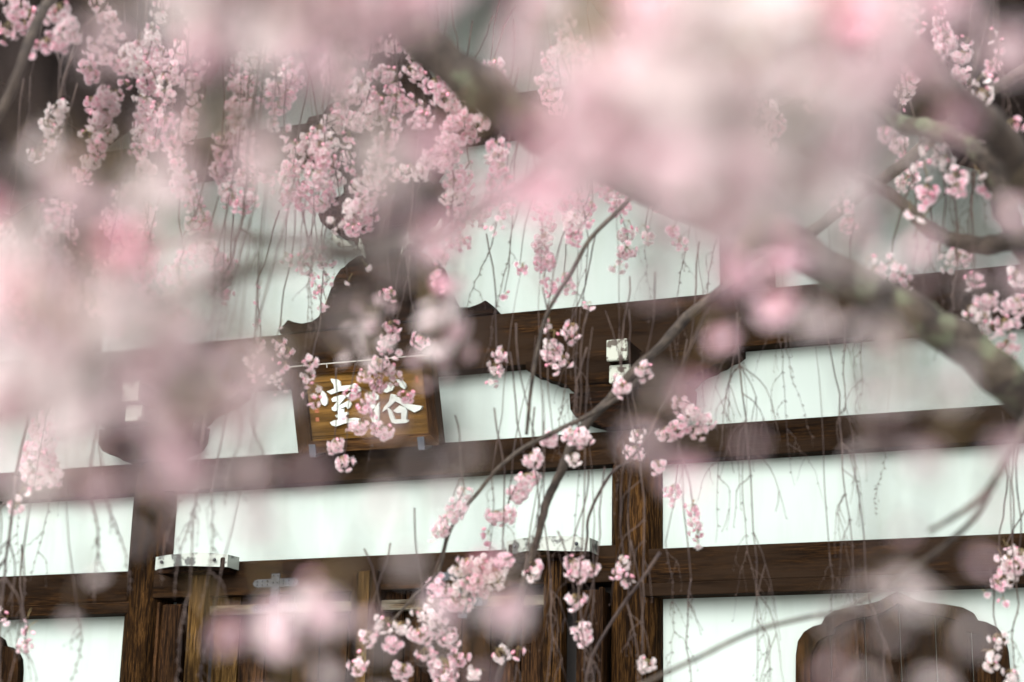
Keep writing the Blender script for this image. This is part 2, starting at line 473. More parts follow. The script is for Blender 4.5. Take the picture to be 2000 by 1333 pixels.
def strap(x):
    bm = bmesh.new()
    def plate(pr, y0, y1):
        f = bm.faces.new([bm.verts.new((a, y0, z)) for a, z in pr])
        r = bmesh.ops.extrude_face_region(bm, geom=[f])
        bmesh.ops.translate(bm, vec=(0, y1 - y0, 0), verts=[e for e in r['geom'] if isinstance(e, bmesh.types.BMVert)])
    w_ = 0.027
    plate([(x - w_, 2.80), (x + w_, 2.80), (x + w_, 3.10), (x - w_, 3.10)], -0.128, -0.113)
    rv = []
    for zc in (3.045, 2.892):
        h = 0.024
        pr = [(x - 0.155, zc), (x - 0.145, zc + 0.017), (x - 0.125, zc + h), (x + 0.125, zc + h), (x + 0.145, zc + 0.017), (x + 0.155, zc),
              (x + 0.145, zc - 0.017), (x + 0.125, zc - h), (x - 0.125, zc - h), (x - 0.145, zc - 0.017)]
        plate(pr, -0.124, -0.1115)
        for q in (-0.125, -0.09, -0.055, 0.055, 0.09, 0.125):
            for dz in (-0.011, 0.011):
                rv.append((x + q, -0.126, zc + dz))
    for q in range(7):
        for dx in (-0.014, 0.014):
            rv.append((x + dx, -0.13, 2.83 + q * 0.043))
    for c in rv:
        bmesh.ops.create_icosphere(bm, subdivisions=1, radius=0.0062, matrix=Matrix.Translation(c))
    return from_bm('iron_strap', bm, M['iron'], D)
strap(-0.642); strap(0.59)
for s in (-1, 1):
    x = s * 1.155
    pb = box('pivot_block', x - 0.235, x + 0.235, -0.27, -0.117, 3.105, 3.19, M['wood_carve'], D, 0.01)
    # bent tin cap, slightly bowed, nailed to the block
    bm = bmesh.new()
    N = 14
    top, bot = [], []
    for k in range(N + 1):
        t = k / N
        xx = x - 0.25 + 0.5 * t
        bow = -0.26 - 0.06 * math.sin(math.pi * t) + 0.006 * math.sin(9 * t + s)
        sag = 0.010 * math.sin(math.pi * t)
        bot.append((xx, bow, 3.128 + sag + 0.004 * math.sin(7 * t)))
        top.append((xx, bow, 3.208 + 0.7 * sag + 0.002 * math.sin(11 * t)))
    fb = [bm.verts.new(q) for q in bot]; ft = [bm.verts.new(q) for q in top]
    bk = [bm.verts.new((q[0], -0.118, q[2] + 0.004)) for q in top]
    bl = [bm.verts.new((q[0], -0.118, q[2])) for q in bot]
    for k in range(N):
        bm.faces.new((fb[k], fb[k + 1], ft[k + 1], ft[k]))
        bm.faces.new((ft[k], ft[k + 1], bk[k + 1], bk[k]))
    bm.faces.new((fb[0], ft[0], bk[0], bl[0])); bm.faces.new((fb[N], ft[N], bk[N], bl[N]))
    tc_ = from_bm('tin_cap', bm, M['tin'], D)
    bm = bmesh.new()
    for q in (-0.185, 0.185):
        bmesh.ops.create_icosphere(bm, subdivisions=2, radius=0.011, matrix=Matrix.Translation((x + q, -0.2985, 3.17)))
    from_bm('nail', bm, M['iron'], D)

# bell-shaped windows in the side bays
cusp = [(0.0, 2.885), (0.045, 2.862), (0.09, 2.838), (0.145, 2.823), (0.25, 2.808), (0.335, 2.79), (0.385, 2.762), (0.405, 2.722), (0.45, 2.712), (0.50, 2.685),
        (0.535, 2.635), (0.548, 2.56), (0.552, 2.42), (0.556, 2.1), (0.57, 1.7), (0.60, 1.35), (0.66, 1.2)]
for s in (-1, 1):
    cx = s * 3.05
    W = bpy.data.objects.new('bell_window', None); COL.objects.link(W); W.parent = B
    outer = [(cx + x, z) for x, z in cusp] + [(cx - x, z) for x, z in reversed(cusp[1:])]
    inner = [(cx + x * 0.86, 1.25 + (z - 1.25) * 0.955 + 0.01) for x, z in cusp] + [(cx - x * 0.86, 1.25 + (z - 1.25) * 0.955 + 0.01) for x, z in reversed(cusp[1:])]
    bm = bmesh.new()
    n_ = len(outer)
    def ring(pr, y):
        return [bm.verts.new((x, y, z)) for x, z in pr]
    of, inf, ob, inb = ring(outer, -0.06), ring(inner, -0.06), ring(outer, 0.0), ring(inner, -0.012)
    for k in range(n_):
        j = (k + 1) % n_
        bm.faces.new((of[k], of[j], inf[j], inf[k]))
        bm.faces.new((of[k], ob[k], ob[j], of[j]))
        bm.faces.new((inf[k], inf[j], inb[j], inb[k]))
    from_bm('window_frame', bm, M['wood_win'], W)
    # shutter boards cut to the outline
    xs = [-0.55 + 1.1 * k / 6 for k in range(7)]
    ic = [(x * 0.9, 1.25 + (z - 1.25) * 0.97) for x, z in cusp]
    def topz(ax):
        ax = abs(ax)
        best = 1.4
        for (xa, za), (xb, zb) in zip(ic, ic[1:]):
            if min(xa, xb) <= ax <= max(xa, xb) and xb != xa:
                best = max(best, za + (zb - za) * (ax - xa) / (xb - xa))
        return best
    for a, b in zip(xs, xs[1:]):
        pr = [(cx + a + 0.002, 1.22), (cx + b - 0.002, 1.22)]
        steps = [b - 0.002 - (b - a - 0.004) * q / 5 for q in range(6)]
        pr += [(cx + q, min(topz(q), 2.86)) for q in steps]
        prism('shutter_board', pr, -0.026 + 0.003 * rnd.random(), -0.008, M['wood_win'], W, 0.003)
    box('window_sill', cx - 0.7, cx + 0.7, -0.09, 0.0, 1.12, 1.2, M['wood_x'], W)

# roof: soffit boards, rafters, bargeboards and tiles over an overhang deepened to shade the wall
RF = bpy.data.objects.new('roof', None); COL.objects.link(RF); RF.parent = B
EX = 6.0
def slope_slab(name, s, y0, y1, lo, hi, x0, x1, m, par, bev=0.0):
    """slab following the roof slope on side s, from |x|=x0 to x1, lo..hi above the wall head line"""
    pr = [(s * x0, AP - SL * x0 + lo), (s * x1, AP - SL * x1 + lo + 0.10 * ((x1 / EX) ** 3)), (s * x1, AP - SL * x1 + hi + 0.10 * ((x1 / EX) ** 3)), (s * x0, AP - SL * x0 + hi)]
    return prism(name, pr, y0, y1, m, par, bev)
for s in (-1, 1):
    NB = 16
    for k in range(NB):
        xa, xb = EX * k / NB, EX * (k + 1) / NB
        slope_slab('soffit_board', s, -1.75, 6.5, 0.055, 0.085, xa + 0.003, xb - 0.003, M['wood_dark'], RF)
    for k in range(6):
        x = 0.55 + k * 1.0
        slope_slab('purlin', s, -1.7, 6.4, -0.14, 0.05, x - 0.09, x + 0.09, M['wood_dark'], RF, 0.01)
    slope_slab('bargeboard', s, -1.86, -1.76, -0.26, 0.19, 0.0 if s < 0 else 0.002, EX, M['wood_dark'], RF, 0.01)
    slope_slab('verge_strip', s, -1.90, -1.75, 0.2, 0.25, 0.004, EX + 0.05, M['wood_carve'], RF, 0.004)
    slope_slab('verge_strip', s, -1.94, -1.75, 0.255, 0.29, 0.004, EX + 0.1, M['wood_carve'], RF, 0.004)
    slope_slab('roof_deck', s, -1.96, 6.7, 0.295, 0.36, 0.0, EX + 0.15, M['tile'], RF)
    bm = bmesh.new()
    for r in range(37):
        y = -1.9 + r * 0.235
        pth = [Vector((s * x, y, AP - SL * x + 0.37 + 0.10 * ((x / EX) ** 3))) for x in [0.15 + (EX) * q / 14 for q in range(15)]]
        tube_into(bm, pth, 0.065, 0.065, 8)
    from_bm('cover_tile_rows', bm, M['tile'], RF)
    RF.children[-1]['kind'] = 'stuff'
box('roof_ridge', -0.16, 0.16, -1.98, 6.7, AP + 0.3, AP + 0.75, M['tile'], RF, 0.04)
# side and rear walls so that the hall is a closed body
for s in (-1, 1):
    box('side_wall', min(s * 4.45, s * 4.53), max(s * 4.45, s * 4.53), 0.1, 6.0, 0.5, 4.7, M['plaster'], B, 0)
box('rear_wall', -4.5, 4.5, 6.0, 6.1, 0.5, 4.7, M['plaster'], B, 0)

# ------------------------------------------------------------------ name board hung over the door
SB = thing('name_board', 'brown framed wooden name board with two white carved characters above the door', 'sign', (0.02, -0.19, 3.80))
SB.rotation_euler = (math.radians(90) + math.atan2(0.19, 0.54), 0, 0)     # local x right, y up the board, z out of it
def lbox(name, x0, x1, y0, y1, z0, z1, m, bev=0.005, par=None):
    return box(name, x0, x1, y0, y1, z0, z1, m, par or SB, bev)
lbox('board', -0.43, 0.39, 0.06, 0.51, -0.02, 0.0, M['sign_panel'], 0)
M['sign_frame_y'] = wood('sign_frame_timber_side', 'Y', (0.018, 0.0085, 0.0035), (0.050, 0.024, 0.008), (0.09, 0.045, 0.015), rough=0.5)
for nm, pr, mm in (('frame_rail', [(-0.485, 0.54), (0.445, 0.54), (0.375, 0.487), (-0.415, 0.487)], 'sign_frame'), ('frame_rail', [(-0.485, 0.015), (0.445, 0.015), (0.375, 0.078), (-0.415, 0.078)], 'sign_frame'),
                   ('frame_stile', [(-0.486, 0.014), (-0.486, 0.541), (-0.415, 0.487), (-0.415, 0.078)], 'sign_frame_y'), ('frame_stile', [(0.446, 0.014), (0.446, 0.541), (0.375, 0.487), (0.375, 0.078)], 'sign_frame_y')):
    bm = bmesh.new()
    f = bm.faces.new([bm.verts.new((x, y, 0.052 if k < 2 else 0.018)) for k, (x, y) in enumerate(pr)])
    r = bmesh.ops.extrude_face_region(bm, geom=[f])
    for e in r['geom']:
        if isinstance(e, bmesh.types.BMVert):
            e.co.z = -0.03
    from_bm(nm, bm, M[mm], SB)
for a in ((-0.413, 0.373, 0.480, 0.487), (-0.413, 0.373, 0.078, 0.085)):
    lbox('inner_bead', a[0], a[1], a[2], a[3], 0.0, 0.022, M['sign_frame'], 0.002)
for a in ((-0.415, -0.407), (0.367, 0.375)):
    lbox('inner_bead', a[0], a[1], 0.0855, 0.4795, 0.0, 0.022, M['sign_frame_y'], 0.002)
for x in (-0.385, 0.332):
    lbox('support_hook', x - 0.022, x + 0.022, 0.004, 0.070, 0.053, 0.062, M['hook'], 0.003)
    lbox('support_hook', x - 0.020, x + 0.020, -0.008, 0.004, -0.06, 0.062, M['hook'], 0.003)
lbox('hanging_wire', -0.50, 0.40, 0.5425, 0.5475, 0.045, 0.05, M['wire'], 0)
lbox('wire_pin', -0.232, -0.228, 0.52, 0.543, 0.052, 0.055, M['wire'], 0)
ROOM = [[(-0.239, 0.451), (-0.197, 0.444), (-0.176, 0.43), (-0.174, 0.402), (-0.181, 0.387), (-0.221, 0.39), (-0.223, 0.415), (-0.235, 0.434)], [(-0.304, 0.386), (-0.281, 0.361), (-0.271, 0.327), (-0.277, 0.302), (-0.293, 0.288), (-0.314, 0.299), (-0.322, 0.326), (-0.315, 0.366)], [(-0.279, 0.376), (-0.179, 0.402), (-0.1, 0.404), (-0.085, 0.413), (-0.047, 0.379), (-0.046, 0.364), (-0.121, 0.326), (-0.151, 0.336), (-0.099, 0.371), (-0.183, 0.372), (-0.25, 0.356)], [(-0.248, 0.33), (-0.232, 0.34), (-0.18, 0.349), (-0.153, 0.344), (-0.148, 0.331), (-0.161, 0.322), (-0.207, 0.312), (-0.244, 0.31)], [(-0.187, 0.336), (-0.154, 0.329), (-0.193, 0.293), (-0.224, 0.27), (-0.249, 0.272), (-0.239, 0.284)], [(-0.254, 0.28), (-0.217, 0.282), (-0.157, 0.304), (-0.136, 0.313), (-0.121, 0.301), (-0.117, 0.286), (-0.128, 0.268), (-0.143, 0.261), (-0.152, 0.278), (-0.196, 0.263), (-0.237, 0.253), (-0.253, 0.262)], [(-0.216, 0.264), (-0.168, 0.266), (-0.171, 0.238), (-0.185, 0.191), (-0.222, 0.191), (-0.212, 0.226)], [(-0.234, 0.23), (-0.199, 0.24), (-0.148, 0.244), (-0.144, 0.229), (-0.173, 0.221), (-0.225, 0.214)], [(-0.276, 0.189), (-0.249, 0.2), (-0.176, 0.201), (-0.113, 0.206), (-0.069, 0.198), (-0.077, 0.179), (-0.173, 0.177), (-0.237, 0.162), (-0.264, 0.171)]]
BATH = [[(0.006, 0.353), (0.049, 0.342), (0.069, 0.323), (0.064, 0.303), (0.038, 0.297), (0.007, 0.317), (-0.003, 0.338)], [(-0.03, 0.289), (0.01, 0.292), (0.036, 0.28), (0.039, 0.259), (0.016, 0.248), (-0.016, 0.261)], [(0.0, 0.211), (0.026, 0.245), (0.056, 0.283), (0.069, 0.288), (0.056, 0.187), (0.042, 0.168), (0.021, 0.157), (0.004, 0.178)], [(0.1, 0.346), (0.129, 0.384), (0.148, 0.402), (0.174, 0.37), (0.162, 0.351), (0.121, 0.339)], [(0.191, 0.415), (0.223, 0.41), (0.251, 0.385), (0.254, 0.365), (0.241, 0.35), (0.218, 0.366), (0.204, 0.383)], [(0.148, 0.332), (0.18, 0.322), (0.185, 0.294), (0.14, 0.262), (0.115, 0.244), (0.077, 0.226), (0.094, 0.255), (0.132, 0.288)], [(0.171, 0.318), (0.2, 0.303), (0.24, 0.27), (0.282, 0.257), (0.346, 0.243), (0.334, 0.224), (0.29, 0.209), (0.247, 0.235), (0.196, 0.273), (0.173, 0.284)], [(0.116, 0.254), (0.139, 0.235), (0.15, 0.206), (0.157, 0.176), (0.16, 0.154), (0.136, 0.159), (0.125, 0.193)], [(0.15, 0.231), (0.194, 0.26), (0.237, 0.246), (0.245, 0.225), (0.23, 0.165), (0.197, 0.167), (0.205, 0.217), (0.178, 0.215)], [(0.138, 0.176), (0.163, 0.179), (0.239, 0.171), (0.244, 0.162), (0.231, 0.153), (0.154, 0.153)]]
for ch in (ROOM, BATH):
    bm = bmesh.new()
    for k, st in enumerate(ch):
        h = 0.010 + 0.0007 * k
        cxx = sum(a for a, _ in st) / len(st); cyy = sum(b for _, b in st) / len(st)
        lo = [bm.verts.new((a, b, -0.002)) for a, b in st]
        hi = [bm.verts.new((a + (cxx - a) * 0.05, b + (cyy - b) * 0.05, h)) for a, b in st]
        for q in range(len(st)):
            j = (q + 1) % len(st)
            bm.faces.new((lo[q], lo[j], hi[j], hi[q]))
        bm.faces.new(hi)
    bmesh.ops.triangulate(bm, faces=[f for f in bm.faces if len(f.verts) > 4])
    from_bm('character', bm, M['letter'], SB)
for x0, x1, y0, y1 in ((-0.371, -0.345, 0.252, 0.278), (-0.372, -0.348, 0.2, 0.224), (0.313, 0.331, 0.384, 0.423)):
    lbox('seal_mark', x0, x1, y0, y1, -0.001, 0.0008, M['seal'], 0)

# ------------------------------------------------------------------ weeping cherry
def at(px, py, d):
    """a point seen in that direction at d metres in front of the camera, in world space"""
    return CAM + (RIGHT * ((px - 1000) / 3500.0) + UP * ((666.5 - py) / 3500.0) + FWD) * d

T0 = Vector((5.35, -6.15, 0.0))
T = thing('weeping_cherry_tree', 'weeping cherry tree in pale pink bloom, boughs hanging before the hall', 'tree', T0)
def tl(p):
    return Vector(p) - T0

def limb(name, pts, r0, r1, m, sides=10, rough=0.16, n=7, wob=0.0, parent=T):
    path = spline([tl(p) for p in pts], n)
    if wob:
        path = [q + Vector((noise.noise(q * 9), noise.noise(q * 9 + Vector((7, 0, 0))), noise.noise(q * 9 + Vector((0, 5, 0))))) * wob for q in path]
    bm = bmesh.new()
    tube_into(bm, path, r0, r1, sides, rough, seed=len(pts) * 1.7)
    o = from_bm(name, bm, m, parent, smooth=True)
    return o

limb('trunk', [T0 + Vector(q) for q in ((0, 0, -0.1), (0.03, 0.0, 0.5), (-0.02, 0.05, 1.3), (0.04, 0.02, 2.1), (0.0, -0.04, 3.0), (-0.05, 0.02, 3.8))], 0.26, 0.13, M['bark_moss'], 18, 0.2, 8)
CR = [T0 + Vector((0.02, 0.0, 2.15)), T0 + Vector((0, -0.02, 2.9)), T0 + Vector((-0.03, 0.0, 3.6)), T0 + Vector((-0.05, 0.02, 3.75))]
LIMBS = [
    # mossy bough running up to the left across the frame
    ([CR[0], at(2330, 990, 2.8), at(2000, 775, 2.6), at(1870, 665, 2.6), at(1740, 590, 2.6), at(1560, 490, 2.6), at(1300, 380, 2.5), at(1090, 280, 2.4), at(960, 180, 2.3), at(830, 70, 2.3), at(700, -60, 2.3), at(500, -260, 2.3)], 0.029, 0.026, 'bark_moss', 16),
    ([CR[1], at(2300, 760, 2.5), at(2060, 420, 2.2), at(1960, 285, 2.1), at(1850, 175, 2.0), at(1740, 60, 2.0), at(1500, -150, 2.0), at(1100, -330, 1.9)], 0.024, 0.014, 'bark', 12),
    ([CR[1], at(2400, 900, 3.4), at(2090, 620, 3.5), at(1995, 460, 3.4), at(1950, 360, 3.4), at(1900, 290, 3.4), at(1820, 250, 3.5), at(1730, 225, 3.6), at(1640, 140, 3.7), at(1500, 20, 3.8)], 0.032, 0.012, 'bark_moss', 12),
    ([at(1995, 460, 3.4), at(1900, 480, 3.5), at(1820, 445, 3.6), at(1740, 380, 3.7), at(1650, 330, 3.8), at(1560, 290, 3.9)], 0.020, 0.008, 'bark', 9),
    # bough that comes down into the middle of the frame
    ([CR[2], at(2450, -100, 4.2), at(1980, 150, 4.4), at(1740, 340, 4.5), at(1560, 470, 4.5), at(1440, 545, 4.5), at(1330, 638, 4.5), at(1205, 765, 4.5), at(1125, 860, 4.5), at(1075, 960, 4.5), at(1045, 1060, 4.5), at(1020, 1160, 4.5), at(995, 1260, 4.5), at(965, 1360, 4.5)], 0.017, 0.0075, 'bark', 9),
    ([at(1280, 690, 4.5), at(1240, 750, 4.5), at(1180, 795, 4.45), at(1070, 850, 4.4), at(990, 900, 4.4), at(925, 970, 4.4), at(880, 1035, 4.4), at(855, 1120, 4.4), at(810, 1165, 4.4), at(765, 1215, 4.4)], 0.0068, 0.0032, 'bark', 8),
    ([at(1440, 240, 4.3), at(1300, 330, 4.3), at(1170, 450, 4.3), at(1110, 540, 4.3), at(1062, 630, 4.3), at(1040, 740, 4.3), at(1030, 850, 4.3)], 0.0062, 0.0042, 'bark', 8),
    # blurred boughs on the left
    ([at(1500, -150, 2.0), at(1250, 100, 1.75), at(1050, 330, 1.6), at(900, 425, 1.2), at(720, 487, 1.0), at(560, 512, 0.95), at(430, 540, 0.95), at(330, 580, 0.95), at(190, 640, 0.95), at(40, 720, 0.95)], 0.006, 0.0028, 'bark', 9),
    ([at(720, 487, 1.0), at(600, 478, 1.1), at(480, 458, 1.2), at(390, 460, 1.25), at(310, 480, 1.3), at(200, 530, 1.3)], 0.004, 0.003, 'bark', 8),
    # lower right
    ([CR[0], at(2300, 600, 2.3), at(2060, 760, 2.1), at(1985, 870, 2.0), at(1950, 935, 2.0), at(1895, 988, 2.0), at(1815, 1036, 2.0)], 0.008, 0.0026, 'bark', 8),
    ([at(1985, 870, 2.0), at(1900, 1010, 2.2), at(1800, 1100, 2.3), at(1715, 1155, 2.4), at(1640, 1195, 2.4), at(1500, 1225, 2.5), at(1370, 1280, 2.5), at(1280, 1325, 2.5), at(1200, 1370, 2.5)], 0.0036, 0.003, 'bark', 8),
    ([at(1390, 590, 4.5), at(1260, 860, 4.6), at(1190, 930, 4.6), at(1150, 1010, 4.6), at(1146, 1060, 4.6), at(1135, 1150, 4.6)], 0.005, 0.003, 'twig', 7),
    ([at(1290, 1080, 4.6), at(1225, 1170, 4.6), at(1180, 1235, 4.6), at(1150, 1300, 4.6), at(1140, 1360, 4.6)], 0.005, 0.0035, 'twig', 7),
    # upper left shoots against the dark eave
    ([at(260, -200, 4.0), at(130, -40, 3.6), at(80, 30, 3.4), at(45, 120, 3.3), at(10, 200, 3.3), at(-40, 290, 3.3)], 0.011, 0.009, 'bark', 8),
    ([at(260, -200, 4.6), at(210, 0, 4.6), at(160, 60, 4.6), at(135, 120, 4.6), at(120, 190, 4.6), at(112, 280, 4.6)], 0.006, 0.004, 'twig', 7),
    ([at(640, -160, 3.6), at(510, 0, 3.4), at(470, 60, 3.4), at(430, 120, 3.4), at(405, 165, 3.4)], 0.015, 0.007, 'bark', 8),
    # canopy boughs above the frame that carry the hanging shoots
    ([CR[3], at(2700, -700, 3.6), at(2100, -420, 4.4), at(1500, -260, 4.9), at(900, -220, 5.1), at(300, -200, 5.2), at(-300, -150, 5.2)], 0.05, 0.02, 'bark', 10),
    ([CR[3], at(2700, -1300, 2.0), at(2000, -1250, 1.0), at(1300, -1200, 0.75), at(600, -1150, 0.65), at(-100, -1000, 0.6)], 0.03, 0.008, 'bark', 9),
    ([CR[2], at(3000, 200, 3.8), at(2500, -250, 4.8), at(1900, -160, 5.2), at(1400, -110, 5.4)], 0.035, 0.014, 'bark', 10),
]
for pts, r0, r1, mm, sd_ in LIMBS:
    limb('limb', pts, r0, r1, M[mm], sd_, 0.34 if r0 > 0.015 else 0.16, 7, wob=0.004 if r0 < 0.012 else 0.008)

# --- flowers and clusters (shared meshes)
def add_petal(bm, lay, c, n, u, L, Wd, lift, pk, cup):
    v = n.cross(u)
    a = (u * math.cos(lift) + n * math.sin(lift))
    nn = (n * math.cos(lift) - u * math.sin(lift))
    P = [(0.05, 0.10, 0, 0.0), (0.05, -0.10, 0, 0.0), (0.55, 0.5, cup, 0.5), (0.55, -0.5, cup, 0.5), (0.97, 0.26, cup * 0.6, 1.0), (0.97, -0.26, cup * 0.6, 1.0), (0.86, 0.0, cup * 0.4, 0.95), (0.5, 0, -cup * 0.2, 0.3)]
    V = []
    for l, w_, h, tn in P:
        x = bm.verts.new(c + a * (L * l) + v * (Wd * w_) + nn * (L * h))
        x[lay] = (tn, pk, 0, 1)
        V.append(x)
    for q in ((0, 1, 7), (0, 7, 2), (1, 3, 7), (2, 7, 6), (7, 3, 6), (2, 6, 4), (3, 5, 6)):
        f = bm.faces.new([V[k] for k in q])
        f.smooth = True
        f.material_index = 0

def add_flower(bm, lay, c, n, R, pk, rg, rings=3):
    n = n.normalized()
    u0 = n.orthogonal().normalized()
    open_ = rg.uniform(0.15, 0.75)
    for r in range(rings):
        k = (8, 7, 6)[r]
        for i in range(k):
            a = 2 * math.pi * (i + rg.uniform(-0.15, 0.15) + 0.5 * r) / k
            u = (u0 * math.cos(a) + n.cross(u0) * math.sin(a))
            add_petal(bm, lay, c, n, u, R * rg.uniform(0.85, 1.12) * (1 - 0.12 * r), R * rg.uniform(0.36, 0.52), open_ * 0.6 - 0.2 + 0.42 * r + rg.uniform(-0.25, 0.3), pk * (0.75 + 0.5 * rg.random()), rg.uniform(0.08, 0.22))

def add_bud(bm, lay, c, n, R):
    ret = bmesh.ops.create_icosphere(bm, subdivisions=1, radius=R, matrix=Matrix.Translation(c) @ n.to_track_quat('Z', 'Y').to_matrix().to_4x4() @ Matrix.Diagonal((0.75, 0.75, 1.3, 1)))
    fs = set()
    for v in ret['verts']:
        v[lay] = (0.2, 1, 0, 1)
        fs.update(v.link_faces)
    for f in fs:
        f.material_index = 2
        f.smooth = True

def cluster_mesh(kind, pk, seed):
    """umbel hanging below its node at the origin; kind sets how many flowers"""
    rg = random.Random(seed)
    nf, spread, ped = {'ball': (rg.randint(12, 15), 1.0, 0.0235), 'small': (rg.randint(6, 7), 0.85, 0.019), 'pair': (2, 0.55, 0.014), 'single': (1, 0.3, 0.012)}[kind]
    bm = bmesh.new()
    lay = bm.verts.layers.float_color.new('tint')
    for i in range(nf):
        if nf == 1:
            dirv = Vector((rg.uniform(-.4, .4), rg.uniform(-.4, .4), -1)).normalized()
        else:
            z = 0.55 - 1.5 * (i + 0.5) / nf
            a = i * 2.4 + rg.uniform(-0.3, 0.3)
            h = math.sqrt(max(0.05, 1 - z * z)) * spread
            dirv = Vector((h * math.cos(a), h * math.sin(a), z)).normalized()
        c = Vector((0, 0, -0.013)) + dirv * ped * rg.uniform(0.6, 1.3) + Vector((0, 0, -0.004))
        nrm = (dirv + Vector((rg.uniform(-.4, .4), rg.uniform(-.4, .4), -0.35)))
        add_flower(bm, lay, c, nrm, rg.uniform(0.0105, 0.0135), pk, rg)
        pth = spline([Vector((0, 0, 0.0)), Vector((0, 0, -0.003)) + (c * 0.55) + Vector((dirv.x, dirv.y, 0)) * 0.003, c - nrm.normalized() * 0.003], 2)
        tube_into(bm, pth, 0.0009, 0.0008, 3, mi=1)
    for i in range(rg.randint(1, 3) if nf > 2 else nf - 1):
        a = rg.uniform(0, 6.28)
        c = Vector((math.cos(a) * 0.017, math.sin(a) * 0.017, rg.uniform(-0.02, 0.006)))
        add_bud(bm, lay, c, Vector((math.cos(a), math.sin(a), -0.6)), rg.uniform(0.0045, 0.0065))
        tube_into(bm, [Vector((0, 0, 0)), c * 0.9], 0.0008, 0.0008, 3, mi=1)
    if nf > 2:                                             # a young bronze-green leaf or two
        for i in range(rg.randint(0, 2)):
            a = rg.uniform(0, 6.28)
            u = Vector((math.cos(a), math.sin(a), rg.uniform(-0.5, 0.4))).normalized()
            v = u.cross(Vector((0, 0, 1))).normalized()
            L = rg.uniform(0.012, 0.024)
            q = [bm.verts.new(Vector((0, 0, 0)) + u * (L * l) + v * (L * w_) + Vector((0, 0, h * L))) for l, w_, h in ((0.1, 0, 0), (0.55, 0.16, 0.06), (1.1, 0, -0.1), (0.55, -0.16, 0.06))]
            for f3 in ((0, 1, 2), (0, 2, 3)):
                f = bm.faces.new([q[k] for k in f3]); f.material_index = 1
    me = bpy.data.meshes.new('blossom_cluster')
    bm.to_mesh(me)
    bm.free()
    for k in ('petal', 'stalk', 'bud'):
        me.materials.append(M[k])
    return me
KINDS = {'ball': 0.062, 'small': 0.047, 'pair': 0.036, 'single': 0.028}
MESHES = {}
for ki, kind in enumerate(KINDS):
    for pi, pk in enumerate((0.06, 0.5, 1.0)):
        MESHES[kind, pi] = [cluster_mesh(kind, pk, 100 * ki + 10 * pi + j) for j in range(4)]
CENTRE = {me.name: sum((v.co for v in me.vertices), Vector()) / len(me.vertices) for l in MESHES.values() for me in l}
def kind_for(size):
    return 'ball' if size > 0.052 else 'small' if size > 0.039 else 'pair' if size > 0.030 else 'single'

QUEUE = []          # every blossom cluster: (visible size, matrix in tree space, mesh, twig object)
def blossom(p, size, pk, twig, d):
    kind = kind_for(size)
    s = size / KINDS[kind]
    me = rnd.choice(MESHES[kind, pk])
    w_ = 0.8 if kind == 'single' else 0.5
    eul = (rnd.uniform(-w_, w_), rnd.uniform(-w_, w_), rnd.uniform(0, 6.28))
    rs = Matrix.LocRotScale(None, Euler(eul), Vector((s, s, s)))
    mtx = Matrix.Translation(tl(p) - (rs @ CENTRE[me.name])) @ rs
    QUEUE.append((size / d, mtx, me, twig))

def pkind():
    r = rnd.random()
    return 0 if r < 0.22 else 1 if r < 0.72 else 2

def twig_mesh(paths, m=None):
    bm = bmesh.new()
    for path, r0, r1 in paths:
        tube_into(bm, path, r0, r1, 5, 0.0)
    return from_bm('hanging_twig', bm, m or M['twig'], T, smooth=True)

def wander(p, q, n, amp):
    """from p to q with kinks like a real shoot"""
    out = []
    side = (q - p).cross(Vector((0.3, 0.5, 0.2))).normalized()
    s2 = (q - p).cross(side).normalized()
    ph = rnd.uniform(0, 6)
    for k in range(n + 1):
        t = k / n
        e = math.sin(math.pi * t)
        out.append(p.lerp(q, t) + side * amp * (e * math.sin(3 * t + ph) + rnd.uniform(-.25, .25) * min(1, 4 * e)) + s2 * amp * e * math.cos(2.3 * t + ph))
    return out

def string(d, cl, up=220, lean=None, r=0.0022):
    """a hanging shoot with its clusters, given from the top down as (px, py, size in px at 5 m[, pinkness])"""
    pts = []
    x0, y0 = cl[0][0], cl[0][1]
    ln = rnd.uniform(-40, 60) if lean is None else lean
    top = at(x0 + ln, y0 - up, d + rnd.uniform(-0.05, 0.05))
    nodes = [top]
    for c in cl:
        nodes.append(at(c[0] + rnd.uniform(-5, 5), c[1] - c[2] * 0.35, d))
    path = wander(nodes[0], nodes[1], 7, 0.012 * up / 200)
    for a, b in zip(nodes[1:], nodes[2:]):
        path += wander(a, b, 3, 0.003)[1:]
    path = [tl(q) for q in path]
    tw = twig_mesh([(path, r, r * 0.5)])
    for c in cl:
        dd = d + rnd.uniform(-0.03, 0.03)
        blossom(at(c[0], c[1], dd), c[2] / 3500.0 * dd * 1.04, c[3] if len(c) > 3 else pkind(), tw, dd)
    return tw

